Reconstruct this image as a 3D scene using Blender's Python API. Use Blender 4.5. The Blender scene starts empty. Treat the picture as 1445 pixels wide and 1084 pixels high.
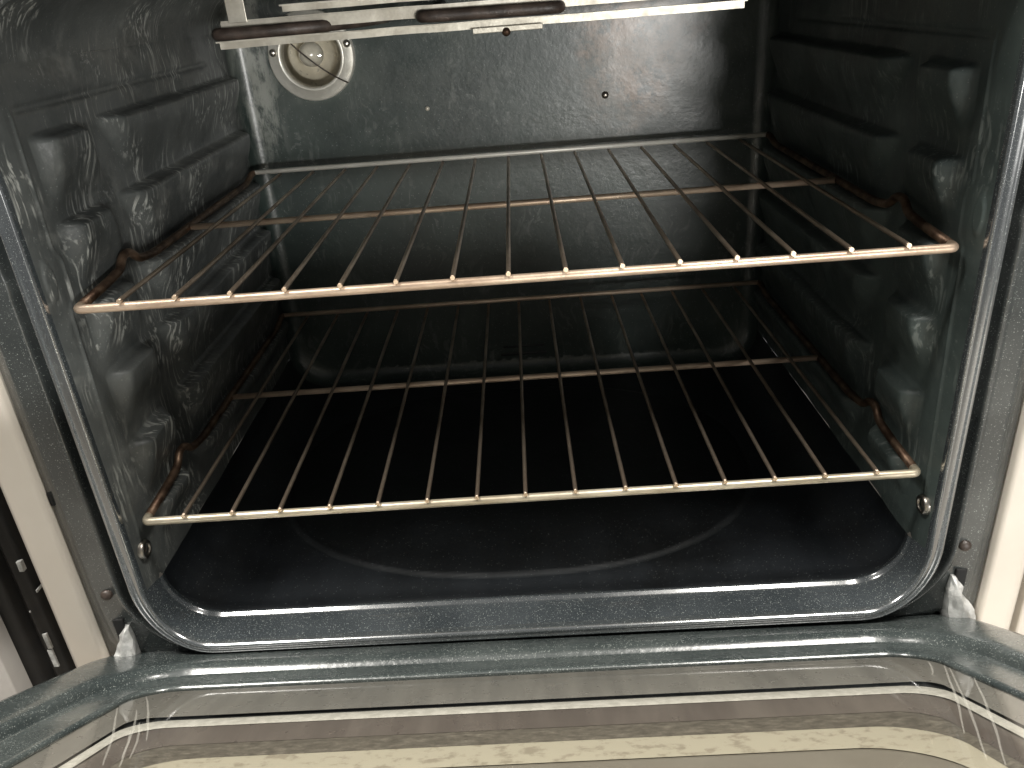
import bpy, bmesh, math, random
from mathutils import Vector, Matrix, noise as mnoise

random.seed(7)
scn = bpy.context.scene
COL = scn.collection

# ------------------------------------------------------------------ camera
cam_data = bpy.data.cameras.new('camera')
cam = bpy.data.objects.new('camera', cam_data)
COL.objects.link(cam)
cam.location = (0.01182, -0.51901, 0.35260)
cam.rotation_euler = (1.114668, 0.072016, -0.004847)
cam_data.sensor_width = 36.0
cam_data.lens = 28.19
cam_data.clip_start = 0.01
cam_data.clip_end = 50
scn.camera = cam

# ------------------------------------------------------------------ world and lamps (indoor kitchen light)
world = bpy.data.worlds.new('World')
scn.world = world
world.use_nodes = True
bg = world.node_tree.nodes['Background']
bg.inputs[0].default_value = (0.98, 0.98, 0.97, 1)
bg.inputs[1].default_value = 0.19


def lamp(name, loc, target, sx, sy, power, col):
    d = bpy.data.lights.new(name, 'AREA')
    d.shape = 'RECTANGLE'
    d.size, d.size_y, d.energy, d.color = sx, sy, power, col
    o = bpy.data.objects.new(name, d)
    COL.objects.link(o)
    o.location = loc
    o.rotation_euler = (Vector(target) - Vector(loc)).to_track_quat('-Z', 'Y').to_euler()
    return o


lamp('ceiling_light', (-0.88, -0.24, 2.0), (-0.3, -0.20, 0.0), 0.55, 0.36, 66, (1.0, 0.965, 0.90))
lamp('ceiling_light', (0.76, -0.24, 2.0), (0.3, -0.20, 0.0), 0.72, 0.36, 66, (1.0, 0.965, 0.90))
lamp('door_reflection_fill', (0.80, -2.20, 0.19), (0.0, 0.2, 0.19), 0.55, 0.18, 44, (1.0, 0.985, 0.95))  # added low lamp for ceiling light mirrored off the door glass

scn.view_settings.view_transform = 'Standard'
scn.view_settings.look = 'None'
scn.view_settings.exposure = 0.0
scn.view_settings.gamma = 1.0
scn.cycles.use_denoising = True
scn.cycles.max_bounces = 5
scn.cycles.diffuse_bounces = 2
scn.cycles.glossy_bounces = 4
scn.cycles.use_adaptive_sampling = True
scn.cycles.adaptive_threshold = 0.02
scn.cycles.sample_clamp_indirect = 6.0
scn.cycles.caustics_reflective = True
scn.cycles.blur_glossy = 0.15

# ------------------------------------------------------------------ node helpers
class NT:
    def __init__(self, name):
        self.m = bpy.data.materials.new(name)
        self.m.use_nodes = True
        self.t = self.m.node_tree
        self.b = self.t.nodes['Principled BSDF']
        self.out = self.t.nodes['Material Output']
        self.tc = self.t.nodes.new('ShaderNodeTexCoord')

    def link(self, a, b):
        self.t.links.new(a, b)

    def mapping(self, scale=(1, 1, 1), loc=(0, 0, 0), rot=(0, 0, 0)):
        n = self.t.nodes.new('ShaderNodeMapping')
        n.inputs['Scale'].default_value = scale
        n.inputs['Location'].default_value = loc
        n.inputs['Rotation'].default_value = rot
        self.link(self.tc.outputs['Object'], n.inputs['Vector'])
        return n.outputs[0]

    def noise(self, scale, detail=3, rough=0.55, vec=None, dist=0.0):
        n = self.t.nodes.new('ShaderNodeTexNoise')
        n.inputs['Scale'].default_value = scale
        n.inputs['Detail'].default_value = detail
        n.inputs['Roughness'].default_value = rough
        n.inputs['Distortion'].default_value = dist
        self.link(vec if vec is not None else self.tc.outputs['Object'], n.inputs['Vector'])
        return n.outputs[0]

    def voro(self, scale, vec=None):
        n = self.t.nodes.new('ShaderNodeTexVoronoi')
        n.inputs['Scale'].default_value = scale
        self.link(vec if vec is not None else self.tc.outputs['Object'], n.inputs['Vector'])
        return n.outputs['Distance'], n.outputs['Color']

    def ramp(self, val, stops):
        n = self.t.nodes.new('ShaderNodeValToRGB')
        e = n.color_ramp.elements
        while len(e) < len(stops):
            e.new(0.5)
        for k, (p, c) in enumerate(stops):
            e[k].position = p
            e[k].color = c if len(c) == 4 else (*c, 1)
        self.link(val, n.inputs[0])
        return n.outputs[0]

    def fac(self, val, a, b):
        n = self.t.nodes.new('ShaderNodeMapRange')
        n.interpolation_type = 'SMOOTHSTEP'
        n.inputs[1].default_value = a
        n.inputs[2].default_value = b
        self.link(val, n.inputs[0])
        return n.outputs[0]

    def math(self, op, a, b=None):
        n = self.t.nodes.new('ShaderNodeMath')
        n.operation = op
        for k, x in enumerate((a, b)):
            if x is None:
                continue
            if isinstance(x, (int, float)):
                n.inputs[k].default_value = x
            else:
                self.link(x, n.inputs[k])
        return n.outputs[0]

    def mix(self, f, a, b):
        n = self.t.nodes.new('ShaderNodeMix')
        n.data_type = 'RGBA'
        for sock, x in ((n.inputs[0], f), (n.inputs[6], a), (n.inputs[7], b)):
            if isinstance(x, (int, float)):
                sock.default_value = x
            elif isinstance(x, tuple):
                sock.default_value = (*x, 1) if len(x) == 3 else x
            else:
                self.link(x, sock)
        return n.outputs[2]

    def bump(self, h, strength, dist=0.001, prev=None):
        n = self.t.nodes.new('ShaderNodeBump')
        n.inputs['Strength'].default_value = strength
        n.inputs['Distance'].default_value = dist
        self.link(h, n.inputs['Height'])
        if prev is not None:
            self.link(prev, n.inputs['Normal'])
        return n.outputs[0]

    def sep(self, what='Object'):
        n = self.t.nodes.new('ShaderNodeSeparateXYZ')
        self.link(self.tc.outputs[what], n.inputs[0])
        return n.outputs

    def set(self, **kw):
        names = dict(color='Base Color', rough='Roughness', metal='Metallic', spec='Specular IOR Level',
                     coat='Coat Weight', coat_rough='Coat Roughness', normal='Normal', ior='IOR', aniso='Anisotropic')
        for k, x in kw.items():
            s = self.b.inputs[names[k]]
            if isinstance(x, (int, float)):
                s.default_value = x
            elif isinstance(x, tuple):
                s.default_value = (*x, 1) if len(x) == 3 else x
            else:
                self.link(x, s)
        return self.m


def flecks(n, scale, keep=0.72, size=0.30):
    d, c = n.voro(scale)
    s = n.t.nodes.new('ShaderNodeSeparateColor')
    n.link(c, s.inputs[0])
    a = n.fac(s.outputs[0], keep, keep + 0.05)
    # size differs from fleck to fleck
    lim = n.math('MULTIPLY', s.outputs[1], size)
    b = n.math('LESS_THAN', d, n.math('ADD', lim, 0.06))
    return n.math('MULTIPLY', a, b)


def enamel(name, dark, light, rough=0.3, fleck=0.35, fscale=620, keep=0.70, peel=0.12, coat=0.25, spec=0.5, crough=0.06, cior=1.5):
    """speckled porcelain enamel, unworn"""
    n = NT(name)
    v = n.fac(n.noise(14, 4), 0.35, 0.7)
    c = n.mix(v, dark, light)
    f = flecks(n, fscale, keep)
    f2 = flecks(n, fscale * 2.1, 0.80, 0.34)
    m = n.math('MULTIPLY', n.math('MAXIMUM', f, n.math('MULTIPLY', f2, 0.6)), fleck)
    c = n.mix(m, c, (0.62, 0.66, 0.62))
    r = n.math('ADD', n.math('MULTIPLY', n.noise(40, 3), 0.18), rough - 0.09)
    nm = n.bump(n.noise(160, 2), peel, 0.0012)
    n.b.inputs['Coat IOR'].default_value = cior
    return n.set(color=c, rough=r, spec=spec, normal=nm, coat=coat, coat_rough=crough)


def wall_enamel(name, dark, light, streak, stain=False, rough=0.46, amount=1.0, flip=1):
    """burnt-in cavity enamel: dull, with wiped residue, dried drips and scale"""
    n = NT(name)
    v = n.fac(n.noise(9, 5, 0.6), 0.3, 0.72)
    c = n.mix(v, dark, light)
    f = n.math('MULTIPLY', flecks(n, 560, 0.80), 0.16)
    c = n.mix(f, c, (0.5, 0.53, 0.5))
    # wiped residue: strokes that run along z, bent by a slow noise
    warp = n.noise(11, 2)
    vec = n.mapping((110, 270, 24))
    comb = n.t.nodes.new('ShaderNodeVectorMath')
    comb.operation = 'ADD'
    sc = n.t.nodes.new('ShaderNodeVectorMath')
    sc.operation = 'SCALE'
    cw = n.t.nodes.new('ShaderNodeCombineXYZ')
    for k in range(3):
        n.link(warp, cw.inputs[k])
    n.link(cw.outputs[0], sc.inputs[0])
    sc.inputs[3].default_value = 13.0
    n.link(vec, comb.inputs[0])
    n.link(sc.outputs[0], comb.inputs[1])
    st = n.noise(1.0, 3, 0.6, comb.outputs[0])
    strokes = n.fac(st, 0.52, 0.66)
    patch = n.fac(n.noise(16, 3, 0.5, n.mapping((1, 1, 1), (3.1, 7.7, 1.3))), 0.42, 0.62)
    sm = n.math('MULTIPLY', n.math('MULTIPLY', strokes, patch), 0.80 * amount)
    c = n.mix(sm, c, streak)
    # dull haze patches and small scale crumbs
    hz = n.math('MULTIPLY', n.fac(n.noise(26, 5, 0.65, n.mapping((1, 1, 1), (5, 2, 9))), 0.52, 0.78), 0.24 * amount)
    c = n.mix(hz, c, streak)
    cr = n.math('MULTIPLY', n.fac(n.noise(150, 3, 0.6), 0.68, 0.76),
                n.fac(n.noise(13, 2, 0.5, n.mapping((1, 1, 1), (8, 1, 4))), 0.5, 0.62))
    c = n.mix(n.math('MULTIPLY', cr, 0.5 * amount), c, streak)
    rough_s = n.math('ADD', n.math('MULTIPLY', n.noise(22, 4), 0.30), rough - 0.15)
    if stain:
        xyz = n.sep()
        dx = n.math('SUBTRACT', xyz[0], 0.150)
        dz = n.math('SUBTRACT', xyz[2], 0.290)
        r = n.math('SQRT', n.math('ADD', n.math('MULTIPLY', n.math('MULTIPLY', dx, dx), 1.4),
                                  n.math('MULTIPLY', dz, dz)))
        r = n.math('ADD', r, n.math('MULTIPLY', n.math('SUBTRACT', n.noise(18, 5, 0.7), 0.5), 0.16))
        s = n.math('MULTIPLY', n.fac(r, 0.105, 0.030), n.fac(n.noise(75, 4, 0.7), 0.34, 0.56))
        c = n.mix(n.math('MULTIPLY', s, 0.9), c, (0.23, 0.160, 0.112))
        # wide dry film left by cleaner over the upper part
        film = n.math('MULTIPLY', n.fac(n.noise(7, 4, 0.6, n.mapping((1, 1, 1.4), (2, 0, 5))), 0.38, 0.70),
                      n.fac(xyz[2], 0.10, 0.24))
        c = n.mix(n.math('MULTIPLY', film, 0.55), c, (0.095, 0.106, 0.094))
        # scum beside the rounded corner, behind the lamp
        dxl = n.fac(n.math('ABSOLUTE', n.math('ADD', xyz[0], 0.285)), 0.030, 0.004)
        scum = n.math('MULTIPLY', n.math('MULTIPLY', dxl, n.fac(n.noise(45, 5, 0.7, n.mapping((1, 1, 0.35))), 0.47, 0.60)),
                      n.fac(xyz[2], 0.16, 0.26))
        c = n.mix(n.math('MULTIPLY', scum, 0.75), c, (0.30, 0.31, 0.28))
    nm = n.bump(n.noise(55, 4), 0.10 if stain else 0.24, 0.004)
    nm = n.bump(n.noise(260, 2), 0.18, 0.001, nm)
    return n.set(color=c, rough=rough_s, spec=0.5, normal=nm, coat=0.12, coat_rough=0.2)


def metal(name, a, b, rough=0.35, scale=60, bumpst=0.1, met=1.0, stretch=(1, 1, 1)):
    n = NT(name)
    v = n.fac(n.noise(scale, 4, 0.6, n.mapping(stretch)), 0.35, 0.68)
    c = n.mix(v, a, b)
    r = n.math('ADD', n.math('MULTIPLY', n.noise(scale * 2.3, 3), 0.25), rough - 0.12)
    return n.set(color=c, rough=r, metal=met, normal=n.bump(n.noise(scale * 6, 3), bumpst, 0.0008))


def plain(name, a, b, rough=0.45, scale=30, spec=0.5, bumpst=0.05, coat=0.0):
    n = NT(name)
    c = n.mix(n.fac(n.noise(scale, 4, 0.6), 0.35, 0.68), a, b)
    r = n.math('ADD', n.math('MULTIPLY', n.noise(scale * 3, 3), 0.15), rough - 0.07)
    return n.set(color=c, rough=r, spec=spec, coat=coat, normal=n.bump(n.noise(scale * 8, 2), bumpst, 0.001))


M = {}
M['wall_l'] = wall_enamel('cavity_enamel_worn_lit', (0.046, 0.051, 0.050), (0.100, 0.107, 0.103), (0.42, 0.43, 0.40), amount=1.0)  # streaks are wear; lighter base imitates the stronger light on this wall
M['wall_r'] = wall_enamel('cavity_enamel_shaded', (0.036, 0.047, 0.045), (0.076, 0.098, 0.092), (0.30, 0.33, 0.31), amount=0.55)  # same enamel, base darkened for the weaker light on this side
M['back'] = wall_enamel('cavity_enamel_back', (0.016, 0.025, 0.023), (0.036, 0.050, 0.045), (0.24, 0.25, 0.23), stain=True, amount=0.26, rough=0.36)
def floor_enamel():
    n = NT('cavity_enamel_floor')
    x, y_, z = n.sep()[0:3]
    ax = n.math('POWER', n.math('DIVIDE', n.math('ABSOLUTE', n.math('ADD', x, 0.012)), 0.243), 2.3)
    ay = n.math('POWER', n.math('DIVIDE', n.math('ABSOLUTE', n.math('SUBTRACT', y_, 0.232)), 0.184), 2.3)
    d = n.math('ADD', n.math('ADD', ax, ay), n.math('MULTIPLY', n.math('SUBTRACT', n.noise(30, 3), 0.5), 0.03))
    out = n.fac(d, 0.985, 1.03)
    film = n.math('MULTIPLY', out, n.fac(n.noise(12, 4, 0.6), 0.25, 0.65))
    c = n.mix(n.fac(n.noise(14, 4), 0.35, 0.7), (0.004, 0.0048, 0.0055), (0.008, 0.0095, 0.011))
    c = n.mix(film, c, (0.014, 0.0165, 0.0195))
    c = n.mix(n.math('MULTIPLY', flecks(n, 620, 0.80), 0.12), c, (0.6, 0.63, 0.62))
    # pale line just outside the oval
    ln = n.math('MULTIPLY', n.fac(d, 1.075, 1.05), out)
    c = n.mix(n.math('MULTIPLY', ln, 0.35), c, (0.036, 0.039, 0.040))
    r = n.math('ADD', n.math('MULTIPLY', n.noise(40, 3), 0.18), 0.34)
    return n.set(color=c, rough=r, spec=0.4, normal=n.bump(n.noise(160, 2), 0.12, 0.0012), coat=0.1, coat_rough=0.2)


M['floor'] = floor_enamel()
M['rim'] = enamel('rim_enamel', (0.036, 0.0430, 0.0480), (0.056, 0.0645, 0.0705), rough=0.24, fleck=0.46, fscale=1050, keep=0.55, peel=0.03, coat=0.85, spec=0.7, crough=0.08, cior=1.8)
M['lip'] = enamel('lip_enamel', (0.036, 0.0430, 0.0470), (0.056, 0.0645, 0.0690), rough=0.20, fleck=0.46, fscale=1050, keep=0.55, peel=0.02, coat=1.0, spec=0.9, crough=0.13, cior=2.6)
M['frame'] = enamel('frame_enamel', (0.034, 0.039, 0.039), (0.066, 0.072, 0.070), rough=0.22, fleck=0.34, fscale=860, keep=0.62, coat=0.85, crough=0.1)
M['liner'] = enamel('door_enamel', (0.034, 0.042, 0.042), (0.060, 0.070, 0.068), rough=0.27, fleck=0.46, fscale=980, keep=0.42, peel=0.25, coat=0.5, crough=0.16)
M['cream'] = plain('cream_paint', (0.66, 0.60, 0.52), (0.70, 0.645, 0.565), 0.35, 8, 0.5, 0.03, 0.3)
M['rail'] = metal('rack_steel', (0.50, 0.37, 0.27), (0.74, 0.59, 0.45), 0.38, 90, 0.15, 0.55, (0.25, 1, 1))
M['rail_brass'] = metal('rack_steel_straw', (0.52, 0.45, 0.33), (0.76, 0.69, 0.55), 0.36, 90, 0.15, 0.55, (0.25, 1, 1))
M['rail_pale'] = metal('rack_steel_pale', (0.70, 0.68, 0.61), (0.88, 0.86, 0.79), 0.40, 90, 0.12, 0.25, (0.25, 1, 1))  # paler tone for the upper rack's rear rail
M['wire'] = metal('rack_wire_steel', (0.28, 0.21, 0.155), (0.54, 0.44, 0.345), 0.36, 70, 0.15, 0.85, (1, 0.25, 1))
M['brown_steel'] = metal('rack_steel_brown', (0.085, 0.050, 0.034), (0.26, 0.175, 0.12), 0.46, 55, 0.35, 0.85)  # darker brown steel
M['cut_end'] = metal('rack_wire_cut_end', (0.85, 0.66, 0.48), (0.95, 0.78, 0.60), 0.45, 200, 0.1)
M['alu'] = metal('lamp_aluminium', (0.62, 0.60, 0.53), (0.76, 0.74, 0.67), 0.36, 50, 0.15, 0.45)
M['alu_dark'] = metal('lamp_bowl_aluminium', (0.58, 0.54, 0.45), (0.76, 0.71, 0.61), 0.30, 40, 0.1, 0.3)
M['strip'] = metal('broiler_strip_steel', (0.44, 0.41, 0.345), (0.62, 0.59, 0.51), 0.45, 45, 0.2, 0.7)
M['rod'] = plain('broiler_rod_sheath', (0.030, 0.022, 0.018), (0.075, 0.055, 0.045), 0.48, 60, 0.5, 0.3)
M['bulb'] = plain('frosted_bulb', (0.52, 0.49, 0.42), (0.66, 0.62, 0.54), 0.18, 60, 0.6, 0.0, 0.6)
M['screw'] = metal('screw_steel', (0.35, 0.32, 0.28), (0.62, 0.58, 0.52), 0.30, 120, 0.1)
M['hinge'] = metal('hinge_steel', (0.50, 0.50, 0.48), (0.78, 0.78, 0.76), 0.5, 130, 0.5, 0.55)
M['black'] = plain('black_gloss', (0.003, 0.003, 0.003), (0.008, 0.007, 0.006), 0.35, 40, 0.2, 0.05)
M['recess_shade'] = plain('recess_shade_paint', (0.004, 0.004, 0.004), (0.008, 0.008, 0.008), 0.8, 20)  # near-black colour standing in for the shade inside openings
M['grey_cab'] = plain('grey_cabinet_paint', (0.30, 0.28, 0.26), (0.36, 0.34, 0.31), 0.5, 10)
M['scuff'] = plain('pale_scuff', (0.28, 0.28, 0.27), (0.48, 0.48, 0.46), 0.7, 200)
M['win_grey'] = metal('window_frame_steel', (0.29, 0.277, 0.255), (0.375, 0.358, 0.328), 0.30, 50, 0.015, 0.4, (1, 0.1, 0.1))
M['win_strip'] = plain('window_spacer', (0.50, 0.485, 0.44), (0.64, 0.62, 0.57), 0.4, 160)
M['win_mauve'] = metal('window_inner_frame', (0.185, 0.160, 0.146), (0.25, 0.220, 0.198), 0.3, 30, 0.015, 0.4, (1, 0.2, 0.2))
M['win_pane'] = plain('outer_pane_beige', (0.215, 0.195, 0.162), (0.245, 0.225, 0.188), 0.2, 14, 0.6, 0.0)  # opaque beige in place of what shows through the outer pane
n_ = NT('window_gasket')
g_ = n_.ramp(n_.noise(260, 5, 0.7, n_.mapping((0.5, 1, 1))), [(0.34, (0.085, 0.075, 0.062)), (0.54, (0.145, 0.130, 0.108)), (0.74, (0.26, 0.235, 0.195))])
M['win_gasket'] = n_.set(color=g_, rough=0.6)
n_ = NT('window_band_speckled')
g_ = n_.mix(n_.fac(n_.noise(110, 4, 0.65, n_.mapping((0.8, 1, 1))), 0.50, 0.66), (0.45, 0.415, 0.33), (0.31, 0.275, 0.215))
M['win_band'] = n_.set(color=g_, rough=0.45)
# clear glass: transparent with a faint, fresnel-weighted mirror film and a little smear
n_ = NT('oven_glass')
tr = n_.t.nodes.new('ShaderNodeBsdfTransparent')
gl = n_.t.nodes.new('ShaderNodeBsdfGlossy')
gl.inputs['Roughness'].default_value = 0.04
tr.inputs[0].default_value = (0.96, 0.96, 0.94, 1)
fr = n_.t.nodes.new('ShaderNodeFresnel')
fr.inputs[0].default_value = 1.42
mx = n_.t.nodes.new('ShaderNodeMixShader')
n_.link(fr.outputs[0], mx.inputs[0])
n_.link(tr.outputs[0], mx.inputs[1])
n_.link(gl.outputs[0], mx.inputs[2])
n_.link(mx.outputs[0], n_.out.inputs[0])
M['glass'] = n_.m


# ------------------------------------------------------------------ mesh helpers
def tag(o, label=None, cat=None, group=None, kind=None):
    if label: o['label'] = label
    if cat: o['category'] = cat
    if group: o['group'] = group
    if kind: o['kind'] = kind
    return o


def empty(name, loc, label, cat, group=None):
    o = bpy.data.objects.new(name, None)
    o.empty_display_size = 0.02
    o.location = loc
    COL.objects.link(o)
    return tag(o, label, cat, group)


BASE = {}


def put(name, me, mat, parent=None, smooth=True):
    """link a mesh given in world coordinates under parent (Empties are only moved, never turned)"""
    o = bpy.data.objects.new(name, me)
    COL.objects.link(o)
    if mat is not None:
        me.materials.append(mat)
    if smooth:
        for p in me.polygons:
            p.use_smooth = True
    if parent is not None:
        o.parent = parent
        root = parent
        off = Vector((0, 0, 0))
        while root is not None:
            off += root.location
            root = root.parent
        if parent.type == 'EMPTY':
            o.matrix_parent_inverse = Matrix.Translation(-off)
    return o


def pydata(name, vs, fs):
    me = bpy.data.meshes.new(name)
    me.from_pydata([tuple(v) for v in vs], [], fs)
    me.validate()
    bm = bmesh.new(); bm.from_mesh(me)
    bmesh.ops.recalc_face_normals(bm, faces=bm.faces)
    bm.to_mesh(me); bm.free()
    return me


def grid_faces(nr, nc, closed=False, off=0):
    fs = []
    for i in range(nr - 1):
        for j in range(nc if closed else nc - 1):
            k = (j + 1) % nc
            fs.append((off + i * nc + j, off + i * nc + k, off + (i + 1) * nc + k, off + (i + 1) * nc + j))
    return fs


def tube(name, pts, r, seg=12, caps=True, radii=None):
    pts = [Vector(p) for p in pts]
    vs, fs = [], []
    t0 = (pts[1] - pts[0]).normalized()
    nrm = t0.orthogonal().normalized()
    for i, p in enumerate(pts):
        a = pts[max(i - 1, 0)]; b = pts[min(i + 1, len(pts) - 1)]
        t = (b - a).normalized()
        nrm = (nrm - t * nrm.dot(t)).normalized()
        bi = t.cross(nrm)
        rr = radii[i] if radii else r
        for k in range(seg):
            w = 2 * math.pi * k / seg
            vs.append(p + (nrm * math.cos(w) + bi * math.sin(w)) * rr)
    fs = grid_faces(len(pts), seg, True)
    if caps:
        fs.append(tuple(range(seg - 1, -1, -1)))
        o = (len(pts) - 1) * seg
        fs.append(tuple(range(o, o + seg)))
    return pydata(name, vs, fs)


def fillet(pts, r, n=6):
    """round the corners of a polyline"""
    pts = [Vector(p) for p in pts]
    out = [pts[0]]
    for i in range(1, len(pts) - 1):
        a, b, c = pts[i - 1], pts[i], pts[i + 1]
        rr = r[i] if isinstance(r, (list, tuple)) else r
        d1 = (a - b); d2 = (c - b)
        k = min(rr, d1.length * 0.49, d2.length * 0.49)
        p, q = b + d1.normalized() * k, b + d2.normalized() * k
        for s in range(n + 1):
            t = s / n
            out.append(p * (1 - t) ** 2 + b * 2 * t * (1 - t) + q * t * t)
    out.append(pts[-1])
    return out


def lathe(name, prof, centre, axis, seg=40):
    """prof: (radius, height along axis)"""
    ax = Vector(axis).normalized()
    e1 = ax.orthogonal().normalized(); e2 = ax.cross(e1)
    vs = []
    for r, h in prof:
        for k in range(seg):
            w = 2 * math.pi * k / seg
            vs.append(Vector(centre) + ax * h + (e1 * math.cos(w) + e2 * math.sin(w)) * max(r, 1e-5))
    return pydata(name, vs, grid_faces(len(prof), seg, True))


def box(name, lo, hi, bevel=0.0, seg=2):
    bm = bmesh.new()
    bmesh.ops.create_cube(bm, size=1)
    for v in bm.verts:
        for k in range(3):
            v.co[k] = lo[k] + (v.co[k] + 0.5) * (hi[k] - lo[k])
    if bevel:
        bmesh.ops.bevel(bm, geom=list(bm.edges), offset=bevel, segments=seg, affect='EDGES', profile=0.5)
    me = bpy.data.meshes.new(name)
    bm.to_mesh(me); bm.free()
    return me


def sst(a, b, x):
    t = min(1.0, max(0.0, (x - a) / (b - a)))
    return t * t * (3 - 2 * t)


# ================================================================== THE OVEN
oven = empty('oven', (0, 0.2, -0.60), 'cream oven with open door showing a dark speckled cavity', 'oven')

HW, ZB, ZT, RB, RT, YB = 0.3095, -0.113, 0.374, 0.046, 0.040, 0.475
ROWS = (0.2895, 0.2310, 0.1732, 0.1160, 0.0545, -0.0036)      # rack guides pressed into the side walls


def emboss(y, z, side):
    """how far the pressed side wall stands proud of its flat, in metres"""
    h = 0.0
    for zr in ROWS:
        t = zr - z
        if -0.002 < t < 0.062:
            low = 0.056 if zr > 0 else 0.040
            prof = sst(0.0, 0.0036, t) * (1 - sst(0.006, low, t) * 0.98)
            fb = 0.088 + 0.42 * t
            front = sst(0.026, 0.040, y) * (1 - sst(fb - 0.012, fb + 0.010, y))
            ra = 0.118 + 0.62 * t
            rear = sst(ra, ra + 0.024, y) * (1 - sst(0.436, 0.452, y))
            h = max(h, 0.0140 * prof * max(front, rear))
    # long thin groove above the top guide
    g = math.exp(-((z - 0.3065) / 0.0022) ** 2) * sst(0.015, 0.03, y) * (1 - sst(0.37, 0.40, y))
    h -= 0.0022 * g
    # thin pressed bead down the front edge, stepping back beside the upper rack
    yb_ = 0.0054 + 0.039 * (z - 0.03) + 0.0075 * sst(0.220, 0.206, z) * sst(0.172, 0.182, z)
    if z > -0.045:
        h += 0.0014 * math.exp(-((y - yb_) / 0.0015) ** 2) * sst(-0.045, 0.0, z) * (1 - sst(0.300, 0.312, z))
    # oval dimple in front of that step
    d = ((y - 0.0005) / 0.0052) ** 2 + ((z - 0.1985) / 0.0135) ** 2
    h += 0.0016 * sst(1.25, 0.6, d)
    h += 0.0018 * mnoise.noise(Vector((y * 22, z * 22, 3.1 * side))) * sst(0.005, 0.05, y) * (1 - sst(0.43, 0.46, y))
    h += 0.0005 * mnoise.noise(Vector((y * 70, z * 70, 7.7 * side))) * sst(0.02, 0.05, y) * (1 - sst(0.43, 0.46, y))
    return h


# (y, outward offset at the sides, at the bottom, at the top, extra y at the bottom)
FRONT = [(0.0130, 0.0170, 0.0180, 0.017, -0.004), (0.0100, 0.0152, 0.0165, 0.0152, -0.006), (-0.0050, 0.0150, 0.0120, 0.0150, -0.009),
         (-0.0112, 0.0148, 0.0093, 0.0148, -0.0095), (-0.0131, 0.0142, 0.0080, 0.0142, -0.0095), (-0.0138, 0.0128, 0.0064, 0.0128, -0.0095), (-0.0131, 0.0114, 0.0056, 0.0114, -0.0095),
         (-0.0126, 0.0088, 0.0046, 0.0088, -0.0095), (-0.0131, 0.0062, 0.0032, 0.0062, -0.0095), (-0.0138, 0.0050, 0.0022, 0.0050, -0.0094), (-0.0131, 0.0037, 0.0010, 0.0037, -0.0092),
         (-0.0112, 0.0029, 0.0001, 0.0029, -0.0087), (-0.0080, 0.0025, -0.0006, 0.0025, -0.0080),
         (-0.0010, 0.0015, -0.0010, 0.0015, -0.0050),
         (0.0050, 0.0006, -0.0013, 0.0006, -0.0025), (0.0090, 0.0000, -0.0010, 0.0000, -0.0012), (0.0106, -0.0008, -0.0020, -0.0008, 0),
         (0.0118, -0.0018, -0.0036, -0.0018, 0.0006), (0.0130, -0.0021, -0.0042, -0.0021, 0.0010), (0.0142, -0.0015, -0.0034, -0.0015, 0.0012),
         (0.0156, -0.0003, -0.0008, -0.0003, 0.0014), (0.0190, 0, 0.0004, 0, 0.0010)]
SEC = [FRONT[-1]]
y = 0.0220
while y < 0.4555:
    SEC.append((y, 0, 0, 0, 0)); y += 0.0030
RC = 0.018
BACKSEC = []
for k in range(0, 9):
    a = k / 8 * math.pi / 2
    o = RC * (1 - math.cos(a))
    BACKSEC.append((YB - RC + RC * math.sin(a), -o, -o, -o, 0))
SEC.append(BACKSEC[0])


FLARE = [f for f in FRONT if f[0] >= -0.0081]           # from the lip's inner edge back to the cavity
FLARE = FLARE[[k for k, f in enumerate(FLARE) if abs(f[0] + 0.0080) < 1e-6][0]:]


def at_y(y):
    for a, b in zip(FLARE, FLARE[1:]):
        if a[0] <= y <= b[0]:
            t = (y - a[0]) / (b[0] - a[0])
            return (y,) + tuple(a[i] + (b[i] - a[i]) * t for i in range(1, 5))
    return (y, 0, 0, 0, 0)


SIDE_SEC = [at_y(-0.0080 + 0.0009 * k) for k in range(40)] + [q for q in SEC if q[0] > 0.0285]
SIDE_SEC = [(q[0], max(q[1], 0.0), q[2], q[3], q[4]) for q in SIDE_SEC]


def sag(x, z):
    return -0.0105 * x * sst(0.06, -0.10, z)


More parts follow.
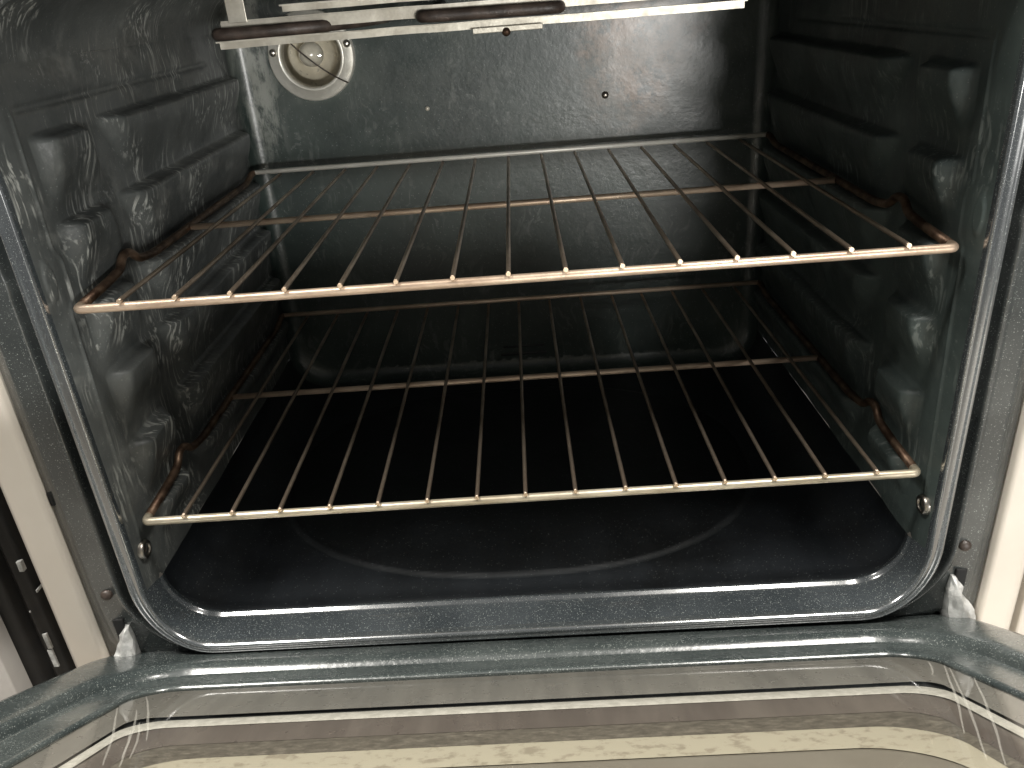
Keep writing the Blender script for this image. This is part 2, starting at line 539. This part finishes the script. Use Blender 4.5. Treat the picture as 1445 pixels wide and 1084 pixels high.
def section(y, ox, ob, ot, dy, part, side=1):
    w, zb, zt = HW + ox, ZB - ob, ZT + ot
    rb, rt = RB + max(ox, -0.004), RT + max(ox, -0.004)
    pts = []
    if part == 'side':
        n = 190
        for k in range(n + 1):
            z = (zb + rb) + (zt - rt - zb - rb) * k / n
            x = w - (emboss(y, z, side) if -0.0075 < y < 0.456 else 0)
            pts.append((side * x, y, z))
    elif part == 'floor':
        for k in range(15):
            a = math.pi + k / 14 * math.pi / 2
            t = k / 14
            pts.append((-w + rb + rb * math.cos(a), y + dy * sst(0, 1, t), zb + rb + rb * math.sin(a)))
        n = 190
        for k in range(1, n):
            x = (-w + rb) + 2 * (w - rb) * k / n
            z = zb
            if 0.02 < y < 0.45:
                d = (abs(x + 0.012) / 0.243) ** 2.3 + (abs(y - 0.232) / 0.184) ** 2.3
                z += 0.0018 * sst(1.03, 1.0, d) - 0.0006 * math.exp(-((d - 1.05) / 0.025) ** 2) + 0.0006 * mnoise.noise(Vector((x * 14, y * 14, 0)))
            pts.append((x, y + dy, z))
        for k in range(15):
            a = 1.5 * math.pi + k / 14 * math.pi / 2
            t = 1 - k / 14
            pts.append((w - rb + rb * math.cos(a), y + dy * sst(0, 1, t), zb + rb + rb * math.sin(a)))
    else:
        for k in range(11):
            a = k / 10 * math.pi / 2
            pts.append((w - rt + rt * math.cos(a), y, zt - rt + rt * math.sin(a)))
        for k in range(1, 30):
            pts.append(((w - rt) - 2 * (w - rt) * k / 30, y, zt))
        for k in range(11):
            a = math.pi / 2 + k / 10 * math.pi / 2
            pts.append((-w + rt + rt * math.cos(a), y, zt - rt + rt * math.sin(a)))
    return [(x, yy, z + sag(x, z)) for x, yy, z in pts]


def shell(name, part, mat, side=1, secs=None):
    rows = [section(*s, part, side) for s in (SIDE_SEC if part == 'side' else FLARE[:-1] + SEC if part == 'ceiling' else secs or SEC)]
    nc = len(rows[0])
    me = pydata(name, [p for r in rows for p in r], grid_faces(len(rows), nc))
    return put(name, me, mat, oven)


tag(shell('side_wall', 'side', M['wall_l'], -1), 'left wall with rack guides and pale wiped streaks')
tag(shell('side_wall', 'side', M['wall_r'], 1), 'right wall with rack guides, greener, with shade darkened into its colour')
shell('cavity_floor', 'floor', M['floor'])
shell('front_sill', 'floor', M['rim'], 1, FLARE)
shell('cavity_ceiling', 'ceiling', M['wall_l'])


def ring_of(s):
    r_ = []
    for p, sd in (('floor', 1), ('side', 1), ('ceiling', 1), ('side', -1)):
        q = section(*s, p, sd)
        if p == 'side':
            q = q[1:-1]
        r_ += q if sd == 1 else q[::-1]
    return r_


rows = [ring_of(s) for s in FRONT if s not in FLARE[1:]]
put('opening_rim', pydata('opening_rim', [p for r in rows for p in r], grid_faces(len(rows), len(rows[0]), True)), M['lip'], oven)
# back wall: a fan of rings filled to a grid-like sheet
w, zb, zt = HW - RC, ZB + RC, ZT - RC
rows = []
NX, NZ = 60, 46
bm = bmesh.new()
rings = [[bm.verts.new(p) for p in ring_of(q)] for q in BACKSEC]
vv = rings[-1]
LC = Vector((-0.217, YB, 0.3025))
for a, b in zip(rings, rings[1:]):
    for k in range(len(vv)):
        j = (k + 1) % len(vv)
        bm.faces.new((a[k], a[j], b[j], b[k]))
flat = [Vector((v.co.x, v.co.z)) for v in vv]
nring = len(flat)
HOLE = 0.0352
flat += [Vector((LC.x + HOLE * math.cos(2 * math.pi * k / 48), LC.z + HOLE * math.sin(2 * math.pi * k / 48))) for k in range(48)]
edges = [(k, (k + 1) % nring) for k in range(nring)] + [(nring + k, nring + (k + 1) % 48) for k in range(48)]
from mathutils.geometry import delaunay_2d_cdt
tv, te, tf, ov, oe, of = delaunay_2d_cdt(flat, edges, [], 0, 1e-6)
bv = []
for p, src in zip(tv, ov):
    k = src[0] if src else -1
    bv.append(vv[k] if 0 <= k < nring else bm.verts.new((p.x, YB, p.y)))
for f in tf:
    cx = sum((tv[k] for k in f), Vector((0, 0))) / 3
    if (cx - Vector((LC.x, LC.z))).length > HOLE * 0.97 and len({bv[k] for k in f}) == 3:
        try:
            bm.faces.new([bv[k] for k in f])
        except ValueError:
            pass
bmesh.ops.recalc_face_normals(bm, faces=bm.faces)
me = bpy.data.meshes.new('back_wall'); bm.to_mesh(me); bm.free()
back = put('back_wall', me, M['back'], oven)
for p in me.polygons:
    if len(p.vertices) == 3:
        p.use_smooth = False

# screw head in the back wall and two pale chips low down
put('screw', lathe('screw', [(0.0, -0.0035), (0.0016, -0.0034), (0.0034, -0.0024), (0.0042, -0.0008), (0.0044, 0.001)], (0.1178, YB, 0.2351), (0, 1, 0), 18), M['screw'], back)
put('screw', lathe('screw', [(0.0, -0.002), (0.0014, -0.0018), (0.0026, -0.0006), (0.0027, 0.001)], (-0.092, YB, 0.235), (0, 1, 0), 14), M['alu_dark'], back)
put('pressed_slot', box('pressed_slot', (-0.030, YB - 0.0016, -0.0905), (0.032, YB + 0.002, -0.0865), 0.0007), M['floor'], back)
put('pressed_slot', box('pressed_slot', (-0.026, YB - 0.0016, -0.0790), (0.030, YB + 0.002, -0.0765), 0.0007), M['floor'], back)

# ---------------------------------------------------------------- front frame round the opening
FX, FT, FB = 0.3625, 0.520, -0.138
prof = [(0.0130, 0.0170, 0.0180, 0.0170, -0.004), (0.0132, 0.0225, 0.0200, 0.0225, -0.004), (0.0105, 0.0247, 0.0210, 0.0247, -0.004), (-0.0040, 0.0255, 0.0215, 0.0255, 0),
        (-0.0064, 0.0264, 0.0220, 0.0264, 0), (-0.0074, 0.0280, 0.0224, 0.0280, 0), (-0.0066, 0.0300, 0.0227, 0.0300, 0), (-0.0062, 0.0320, 0.0230, 0.0320, 0)]
rows = [ring_of(s) for s in prof]
inner = rows[-1]
outer, back_r, far_r = [], [], []
for x, yy, z in inner:
    # push out to the rectangle
    cx, cz = max(-0.26, min(0.26, x)), max(-0.06, min(0.33, z))
    dx, dz = x - cx, z - cz
    if abs(dx) < 1e-6 and dz < 0: q = (x, FB)
    elif abs(dx) < 1e-6: q = (x, FT)
    elif abs(dz) < 1e-6: q = (math.copysign(FX, x), z)
    else:
        ex, ez = FX - 0.26, (FB + 0.06 if dz < 0 else FT - 0.33)
        k = min(ex / abs(dx), abs(ez) / abs(dz))
        q = (cx + dx * k, cz + dz * k)
    outer.append((q[0], -0.0062, q[1]))
    back_r.append((q[0] * 1.002, -0.004, q[1]))
    far_r.append((q[0] * 1.002, 0.020, q[1]))
mid = [((a[0] + b[0]) / 2, -0.0085, (a[2] + b[2]) / 2) for a, b in zip(inner, outer)]
mid2 = [(a[0] * 0.42 + b[0] * 0.58, -0.0083, a[2] * 0.42 + b[2] * 0.58) for a, b in zip(inner, outer)]
rows += [mid, mid2, outer, back_r, far_r]
me = pydata('front_frame', [p for r in rows for p in r], grid_faces(len(rows), len(inner), True))
frame = put('front_frame', me, M['frame'], oven)

for sx, z in ((-0.3462, -0.0637), (0.3434, -0.0663)):
    put('rivet', lathe('rivet', [(0.0, -0.0030), (0.0022, -0.0028), (0.0040, -0.0016), (0.0047, 0.0), (0.0047, 0.002)], (sx, -0.0080, z), (0, 1, 0), 20), M['rod'], frame)
for sx in (-1, 1):
    put('hinge_slot_shade', box('hinge_slot_shade', (sx * 0.3445 - 0.0045, -0.0094, -0.130), (sx * 0.3445 + 0.0045, -0.0030, -0.089), 0.001), M['recess_shade'], frame)  # solid dark box painted as the shade of the slot
put('frame_notch_shade', box('frame_notch_shade', (-0.3640, -0.0070, 0.024), (-0.3600, -0.0035, 0.036), 0.001), M['recess_shade'], frame)  # dark box painted as the shade in the notch

# plain closing panel behind the door, under the opening, and the recess it stands in
put('lower_panel', box('lower_panel', (-0.362, 0.022, -0.60), (0.362, 0.030, -0.125), 0.002), M['recess_shade'], oven)  # coloured near black for the shade of the recess

put('cooktop_shade', box('cooktop_shade', (-0.404, -0.055, 0.5205), (0.404, 0.30, 0.575), 0.006), M['cream'], oven)  # unseen overhang, added to block ceiling light from the cavity floor
# ---------------------------------------------------------------- cream side trim of the range
for s in (-1, 1):
    outl = [(0.3642, 0.020), (0.3642, -0.0105), (0.3652, -0.0130), (0.3675, -0.0140), (0.3850, -0.0142), (0.3885, -0.0134), (0.3910, -0.0115),
            (0.4005, -0.0010), (0.4030, 0.0030), (0.4040, 0.0080), (0.4040, 0.58), (0.3990, 0.58), (0.3990, 0.020)]
    vs, n = [], len(outl)
    for z in (-0.60, -0.2, 0.1, 0.56):
        vs += [(s * x, yy, z) for x, yy in outl]
    fs = grid_faces(4, n, True)
    fs += [tuple(range(n)), tuple(range(3 * n, 4 * n))]
    o = put('side_trim', pydata('side_trim', vs, fs), M['cream'], oven)

# ---------------------------------------------------------------- bolts in the flare of the opening
for s, yy, z in ((-1, 0.0035, -0.0290), (1, 0.0020, -0.0310)):
    b = put('washer', lathe('washer', [(0.0046, -0.0005), (0.0046, -0.0020), (0.0056, -0.0027), (0.0072, -0.0024), (0.0082, -0.0008), (0.0084, 0.002)],
            (s * 0.3098, yy, z), (s, 0, 0), 28), M['screw'], oven)
    put('bolt_head', lathe('bolt_head', [(0.0, 0.0008), (0.0020, 0.0006), (0.0032, 0.0014), (0.0036, 0.003)], (s * 0.3085, yy, z), (s, 0, 0), 18), M['rod'], b)

# ---------------------------------------------------------------- lamp on the back wall
lampo = put('oven_lamp', lathe('oven_lamp', [(0.0338, 0.004), (0.0338, -0.0060), (0.0345, -0.0085), (0.0362, -0.0096), (0.0380, -0.0090), (0.0388, -0.0074), (0.0475, -0.0068), (0.0490, -0.0056), (0.0492, 0.001)],
            LC, (0, 1, 0), 64), M['alu'], oven)
tag(lampo, 'round aluminium lamp housing with wire clip')
put('reflector', lathe('reflector', [(0.0345, 0.0000), (0.0335, 0.0060), (0.0325, 0.0062), (0.0300, 0.0150), (0.0290, 0.0152), (0.0240, 0.0230), (0.0160, 0.0290), (0.0, 0.0310)], LC, (0, 1, 0), 48), M['alu_dark'], lampo)
put('bulb', lathe('bulb', [(0.0, -0.0100), (0.0050, -0.0092), (0.0100, -0.0060), (0.0132, -0.0005), (0.0140, 0.0060), (0.0125, 0.0130), (0.0090, 0.0200), (0.0085, 0.0300)], LC + Vector((-0.002, 0, 0.001)), (0, 1, 0), 32), M['bulb'], lampo)
me = lathe('lens', [(0.0, -0.0235), (0.0080, -0.0230), (0.0170, -0.0206), (0.0245, -0.0166), (0.0300, -0.0115), (0.0330, -0.0070), (0.0338, -0.0040)], LC, (0, 1, 0), 48)
if sum(p.normal.y for p in me.polygons) > 0:
    me.flip_normals()
put('lens', me, M['glass'], lampo)
for dx, dz in ((-0.0425, 0.006), (0.0425, 0.010)):
    put('screw', lathe('screw', [(0.0, -0.0032), (0.0020, -0.0030), (0.0038, -0.0018), (0.0044, 0.0)], LC + Vector((dx, -0.0072, dz)), (0, 1, 0), 18), M['screw'], lampo)
wp = [LC + Vector(p) for p in ((-0.036, -0.012, 0.036), (-0.028, -0.0215, 0.028), (-0.012, -0.0275, 0.011), (0.004, -0.0282, -0.004), (0.020, -0.0235, -0.018), (0.031, -0.013, -0.027), (0.038, -0.0085, -0.0315))]
put('wire_clip', tube('wire_clip', fillet(wp, 0.01, 3), 0.00085, 8), M['rod'], lampo)

# ---------------------------------------------------------------- broiler: support strips, straps and the bent heating rod
def strip(name, x0, x1, y, z0, z1, lip, mat=M['strip']):
    """L-section steel strip running across the oven"""
    sec = [(0, z0), (0, z1), (-lip, z1), (-lip, z1 - 0.0012), (-0.0012, z1 - 0.0012), (-0.0012, z0)]
    n = len(sec)
    vs = []
    xs = [x0 + (x1 - x0) * k / 24 for k in range(25)]
    for x in xs:
        wob = 0.0007 * mnoise.noise(Vector((x * 17, y * 9, 1)))
        vs += [(x, y + a + wob, z + wob) for a, z in sec]
    fs = grid_faces(25, n, True) + [tuple(range(n)), tuple(range(24 * n, 25 * n))]
    return pydata(name, vs, fs)


bro = put('broiler', strip('broiler', -0.2290, 0.2300, 0.216, 0.3375, 0.3470, -0.008), M['strip'], oven, False)
tag(bro, 'pale steel strips carrying the dark broiler rod')
put('support_strip', strip('support_strip', -0.2610, 0.2290, 0.300, 0.3228, 0.3300, 0.012), M['strip'], bro, False)
put('support_strip', strip('support_strip', -0.1700, 0.2000, 0.195, 0.3505, 0.3560, 0.010), M['strip'], bro, False)
put('strap', box('strap', (-0.2215, 0.2135, 0.3450), (-0.2060, 0.2150, 0.3745), 0.0004), M['strip'], bro, False)
put('strap', box('strap', (0.2000, 0.2135, 0.3450), (0.2155, 0.2150, 0.3745), 0.0004), M['strip'], bro, False)
put('bracket_foot', box('bracket_foot', (-0.0230, 0.2900, 0.3190), (0.0420, 0.2990, 0.3240), 0.0006), M['strip'], bro, False)
put('bracket_rivet', lathe('bracket_rivet', [(0.0, -0.0030), (0.003, -0.0024), (0.0042, 0.0), (0.0042, 0.001)], (0.008, 0.291, 0.3190), (0, 1, 0), 14), M['brown_steel'], bro)
zr = 0.3372
rp = [(-0.2330, 0.455, zr + 0.004), (-0.2330, 0.203, zr), (-0.1500, 0.2030, zr), (-0.1020, 0.262, zr + 0.0015), (-0.1020, 0.450, zr + 0.004)]
put('heating_rod', tube('heating_rod', fillet(rp, [0, 0.014, 0.05, 0.05, 0], 10), 0.0049, 14), M['rod'], bro)
rp = [(-0.0610, 0.455, zr + 0.008), (-0.0610, 0.2010, zr + 0.0015), (0.0540, 0.2010, zr + 0.0005), (0.0540, 0.455, zr + 0.007)]
put('heating_rod', tube('heating_rod', fillet(rp, 0.014, 10), 0.0049, 14), M['rod'], bro)
rp = [(0.1020, 0.455, zr + 0.014), (0.1020, 0.235, zr + 0.013), (0.2250, 0.235, zr + 0.013), (0.2250, 0.455, zr + 0.014)]
put('heating_rod', tube('heating_rod', fillet(rp, 0.014, 10), 0.0049, 14), M['rod'], bro)

# ================================================================== THE DOOR (hinged at the bottom, open part way)
DO = Vector((-0.006286, -0.02, -0.136206))
DU = Vector((0.999815, 0.006026, -0.018250))
DV = Vector((0.014912, -0.842282, 0.538830))
DN = Vector((0.012125, 0.539003, 0.842217))      # towards the cavity


def dp(u, v, d=0.0):
    """point on the door: u across, v away from the hinge, d below the inner face"""
    return DO + DU * u + DV * v - DN * d


VE = 0.475


def rrect(hu, v0, v1, r, d, n=10):
    """rounded rectangle loop on the door"""
    pts = []
    for cu, cv, a0 in ((-hu + r, v0 + r, 180), (hu - r, v0 + r, 270), (hu - r, v1 - r, 0), (-hu + r, v1 - r, 90)):
        for k in range(n + 1):
            a = math.radians(a0 + 90 * k / n)
            pts.append(dp(cu + r * math.cos(a), cv + r * math.sin(a), d))
    # extra points on the long near side keep shading even
    return pts


def band(name, loops, fill=False):
    vs = [p for l in loops for p in l]
    n = len(loops[0])
    fs = grid_faces(len(loops), n, True)
    if fill:
        o = (len(loops) - 1) * n
        fs.append(tuple(range(o, o + n)))
    return pydata(name, vs, fs)


OH, OV0, OV1, OR = 0.290, 0.0665, 0.420, 0.032      # window opening


def oloop(off, d, dv=0.0):
    return rrect(OH + off, OV0 - off + dv, OV1 + off, OR + off, d, 14)


V0 = -0.034
loops = [oloop(-0.0015, 0.0040), oloop(-0.0010, 0.0012), oloop(0.0008, 0.0001), oloop(0.004, 0.0000), oloop(0.016, 0.0001), oloop(0.027, 0.0000),
         oloop(0.0297, -0.0001), oloop(0.0302, -0.0006), oloop(0.0311, -0.0024), oloop(0.0326, -0.0046), oloop(0.0350, -0.0066), oloop(0.0390, -0.0081), oloop(0.0440, -0.0088), oloop(0.050, -0.0092)]
loops += [rrect(0.3520, V0 + 0.016, VE - 0.004, 0.046, -0.0110, 14), rrect(0.3560, V0 + 0.008, VE - 0.003, 0.050, -0.0106, 14), rrect(0.3585, V0 + 0.003, VE - 0.001, 0.054, -0.0072, 14), rrect(0.3594, V0, VE, 0.055, -0.0025, 14),
          rrect(0.3594, V0, VE, 0.055, 0.0080, 14)]
door = put('door', band('door', loops), M['liner'], oven)
tag(door, 'door tilted half open with speckled grey-green liner and glass window')
put('outer_panel', band('outer_panel', [rrect(0.3584, V0 + 0.001, VE, 0.055, 0.0010, 14), rrect(0.3604, V0 - 0.001, VE + 0.001, 0.056, -0.0046, 14), rrect(0.3614, V0 - 0.002, VE + 0.002, 0.057, -0.0042, 14),
                                        rrect(0.3624, V0 - 0.003, VE + 0.003, 0.057, 0.0010, 14), rrect(0.3624, V0 - 0.003, VE + 0.003, 0.057, 0.0420, 14), rrect(0.3500, V0 + 0.01, VE - 0.01, 0.05, 0.0460, 14)], True), M['cream'], door)
me = band('window_glass', [oloop(-0.0010, 0.0020), oloop(-0.02, 0.0020)], True)
if me.polygons[0].normal.dot(DN) < 0:
    me.flip_normals()
put('window_glass', me, M['glass'], door, False)
put('window_frame', band('window_frame', [rrect(0.2885, 0.0705, 0.419, 0.030, 0.0034, 14), rrect(0.2850, 0.0760, 0.415, 0.030, 0.0048, 14), rrect(0.2735, 0.1172, 0.405, 0.014, 0.0090, 14)]), M['win_grey'], door, False)
put('window_gap_shade', band('window_gap_shade', [rrect(0.2780, 0.1080, 0.405, 0.014, 0.0110, 14), rrect(0.2660, 0.1300, 0.402, 0.030, 0.0110, 14)]), M['recess_shade'], door, False)  # dark sheet painted as the shade between frame and spacer
put('window_spacer', band('window_spacer', [rrect(0.2715, 0.1240, 0.4010, 0.024, 0.0110, 14), rrect(0.2705, 0.1250, 0.4010, 0.024, 0.0092, 14), rrect(0.2680, 0.1285, 0.4000, 0.024, 0.0086, 14), rrect(0.2635, 0.1385, 0.399, 0.024, 0.0088, 14), rrect(0.2625, 0.1402, 0.398, 0.024, 0.0096, 14)]), M['win_strip'], door)
put('window_inner_frame', band('window_inner_frame', [rrect(0.2640, 0.1395, 0.398, 0.024, 0.0098, 14), rrect(0.2500, 0.1560, 0.392, 0.026, 0.0160, 14)]), M['win_mauve'], door)
put('window_gasket', band('window_gasket', [rrect(0.2520, 0.1535, 0.395, 0.028, 0.0164, 14), rrect(0.2460, 0.1640, 0.390, 0.034, 0.0156, 14), rrect(0.2420, 0.1795, 0.388, 0.040, 0.01705, 14)]), M['win_gasket'], door)
put('window_band', band('window_band', [rrect(0.2425, 0.1790, 0.388, 0.040, 0.01712, 14), rrect(0.2280, 0.2070, 0.375, 0.046, 0.0196, 14)]), M['win_band'], door)
put('outer_glass', band('outer_glass', [rrect(0.2310, 0.2030, 0.375, 0.046, 0.0202, 14), rrect(0.18, 0.24, 0.36, 0.046, 0.0202, 14)], True), M['win_pane'], door, False)
# long wiped scratches left on the inner glass
n_ = NT('glass_scratch')
n_.b.inputs['Alpha'].default_value = 0.20
M['scratch'] = n_.set(color=(0.62, 0.60, 0.54), rough=0.6)
for (ua, va), (ub, vb) in (((-0.2848, 0.116), (-0.2327, 0.2326)), ((-0.2672, 0.1239), (-0.2274, 0.2223)), ((-0.2495, 0.1692), (-0.2218, 0.2372)), ((-0.2780, 0.0880), (-0.2283, 0.1923)),
                           ((-0.2503, 0.1547), (-0.2227, 0.223)), ((0.2800, 0.0960), (0.2649, 0.1319)), ((0.2850, 0.1080), (0.2251, 0.2457)), ((0.2850, 0.1150), (0.2164, 0.2812)), ((0.2870, 0.1420), (0.2197, 0.291))):
    vs = []
    for k in range(13):
        t = k / 12
        w_ = 0.00035 + 0.0007 * math.sin(math.pi * t) * (0.6 + 0.4 * mnoise.noise(Vector((ua * 90, t * 4, 1))))
        bow = 0.0015 * math.sin(math.pi * t) + 0.0006 * mnoise.noise(Vector((va * 50, t * 5, 2)))
        u_, v_ = ua + (ub - ua) * t + bow, va + (vb - va) * t
        vs += [dp(u_ - w_, v_, 0.0016), dp(u_ + w_, v_, 0.0016)]
    put('scratch', pydata('scratch', vs, grid_faces(13, 2)), M['scratch'], door, False)
# hinge arms: crooked pale steel plates from the frame slot down to the door
for s in (-1, 1):
    # outline in x (outward), z; thickness along y
    out = [(0.3375, -0.0955), (0.3405, -0.0950), (0.3425, -0.1000), (0.3465, -0.1045), (0.3455, -0.1085), (0.3480, -0.1130), (0.3520, -0.1195), (0.3560, -0.1240), (0.3575, -0.1300), (0.3560, -0.1520), (0.3360, -0.1520), (0.3350, -0.1240), (0.3355, -0.1080)]
    bm = bmesh.new()
    la = [bm.verts.new((s * x, -0.0090 - 0.30 * (-0.095 - z), z)) for x, z in out]
    lb = [bm.verts.new((s * x, -0.0020, z)) for x, z in out]
    ctr = bm.verts.new((s * 0.3440, -0.0235, -0.1180))
    ctr2 = bm.verts.new((s * 0.3400, -0.0150, -0.1030))
    for k in range(len(out)):
        j = (k + 1) % len(out)
        bm.faces.new((la[k], lb[k], lb[j], la[j]))
        bm.faces.new((la[k], la[j], ctr if 4 <= k <= 10 else ctr2))
    bm.faces.new((la[4], ctr, ctr2)); bm.faces.new((la[11], ctr2, ctr))
    bm.faces.new(lb[::-1])
    bmesh.ops.recalc_face_normals(bm, faces=bm.faces)
    bmesh.ops.subdivide_edges(bm, edges=[e for e in bm.edges if e.verts[0].co.y < -0.006 or e.verts[1].co.y < -0.006], cuts=2, use_grid_fill=True)
    for v in bm.verts:
        if v.co.y < -0.006:
            q = v.co * 130 + Vector((s * 9, 0, 0))
            v.co += Vector((mnoise.noise(q), mnoise.noise(q + Vector((5, 1, 2))), mnoise.noise(q + Vector((2, 8, 4))))) * 0.0020
    me = bpy.data.meshes.new('hinge_arm'); bm.to_mesh(me); bm.free()
    put('hinge_arm', me, M['hinge'], door, False)

# ================================================================== RACKS
RW = 0.300
NWIRE = 15


def make_rack(loc, label, front_mat, rear_mat):
    root = empty('oven_rack', loc, label, 'oven rack')
    L = Vector(loc)

    def part(name, me, mat):
        o = bpy.data.objects.new(name, me)
        COL.objects.link(o)
        o.parent = root
        me.materials.append(mat)
        for p in me.polygons:
            p.use_smooth = True
        return o
    fr_ = fillet([(-RW, 0.0085, 0.0002), (-RW, 0, 0), (RW, 0, 0), (RW, 0.0085, 0.0002)], 0.008, 8)
    # keep the long straight run subdivided a little for an even, faintly wavy wire
    part('front_rail', tube('front_rail', fr_, 0.0032, 16), front_mat)
    for s in (-1, 1):
        sp = [(s * RW, 0.0078, 0.0002), (s * RW, 0.048, 0.0026), (s * RW, 0.074, 0.0055), (s * (RW + 0.001), 0.0830, 0.0128), (s * (RW + 0.001), 0.0960, 0.0132),
              (s * RW, 0.1060, 0.0040), (s * RW, 0.1180, 0.0020), (s * RW, 0.135, 0.0), (s * RW, 0.402, 0.0), (s * (RW - 0.001), 0.4215, 0.0066), (s * (RW - 0.0035), 0.4252, 0.0077)]
        part('side_rail', tube('side_rail', fillet(sp, 0.008, 5), 0.0034, 14), M['brown_steel'])
    part('middle_rail', tube('middle_rail', [(-RW + 0.0025, 0.2154, -0.0002), (0, 0.2154, -0.0002), (RW - 0.0025, 0.2154, -0.0002)], 0.0029, 14), M['rail'])
    part('rear_rail', tube('rear_rail', [(-RW + 0.0022, 0.4252, 0.0078), (0, 0.4252, 0.0078), (RW - 0.0022, 0.4252, 0.0078)], 0.0028, 14), rear_mat)
    me = None
    for k in range(NWIRE):
        x = -RW + 0.0327 + (2 * RW - 0.0654) * k / (NWIRE - 1)
        if me is None:
            pts = [(0, -0.0036, 0.0049), (0, 0.0, 0.0050), (0, 0.10, 0.0046), (0, 0.2154, 0.0044), (0, 0.30, 0.0042), (0, 0.418, 0.0034), (0, 0.4275, 0.0030)]
            me = tube('wire', pts, 0.0017, 10)
            me.materials.append(M['wire'])
            me.materials.append(M['cut_end'])
            for p in me.polygons:
                p.use_smooth = len(p.vertices) == 4
                if len(p.vertices) > 4 and p.center.y < 0.0:
                    p.material_index = 1
        o = bpy.data.objects.new('wire', me)
        COL.objects.link(o)
        o.parent = root
        o.location = (x + 0.0006 * random.uniform(-1, 1), 0, 0)
        o.rotation_euler = (0, 0, 0.0012 * random.uniform(-1, 1))
    return root


make_rack((0, 0.0025, 0.1768), 'upper steel wire rack, nearest the lamp and broiler', M['rail'], M['rail_pale'])
make_rack((0, 0.0, 0.0), 'lower steel wire rack, just above the cavity floor', M['rail_brass'], M['rail'])

# ================================================================== BESIDE THE OVEN
# dark gap on the left with a black scuffed panel standing in it, then a grey cabinet front
bp_ = empty('black_panel', (-0.43, 0.02, -0.60), 'black scuffed panel edge in the gap left of the oven', 'panel')
vs = []
prof = [(-0.4065, 0.16), (-0.4085, 0.060), (-0.4130, 0.030), (-0.4200, 0.016), (-0.4290, 0.012), (-0.4370, 0.018), (-0.4410, 0.026), (-0.4420, 0.040), (-0.4480, 0.040), (-0.4490, 0.022), (-0.4650, 0.020)]
for z in (-0.60, -0.3, 0.0, 0.5):
    vs += [(x, yy, z) for x, yy in prof]
put('panel_face', pydata('panel_face', vs, grid_faces(4, len(prof))), M['black'], bp_)
for (xa, za, xb, zb_, w_) in ((-0.4225, -0.040, -0.4222, -0.0500, 0.0035), (-0.4262, -0.1180, -0.4270, -0.1350, 0.0030), (-0.4271, -0.1363, -0.4284, -0.1560, 0.0030),
                              (-0.4170, -0.070, -0.4172, -0.0725, 0.0010), (-0.4300, -0.092, -0.4303, -0.0935, 0.0012)):
    put('scuff', box('scuff', (min(xa, xb) - w_ / 2, 0.0117, zb_), (max(xa, xb) + w_ / 2, 0.0200, za), 0.0002), M['scuff'], bp_)
cab = put('cabinet', box('cabinet', (-0.80, 0.0, -0.60), (-0.4640, 0.55, 0.5), 0.002), M['grey_cab'])
tag(cab, 'grey cabinet side at the far left beyond the black gap', 'cabinet')
cab2 = put('cabinet', box('cabinet', (0.4110, 0.004, -0.60), (0.85, 0.55, 0.5), 0.002), M['cream'])
tag(cab2, 'pale cabinet side at the far right beside the cream trim', 'cabinet')
gf = put('floor', box('floor', (-2.5, -2.5, -0.64), (2.5, 1.2, -0.60)), plain('floor_tiles', (0.50, 0.46, 0.40), (0.60, 0.56, 0.50), 0.5, 6))
tag(gf, kind='structure')
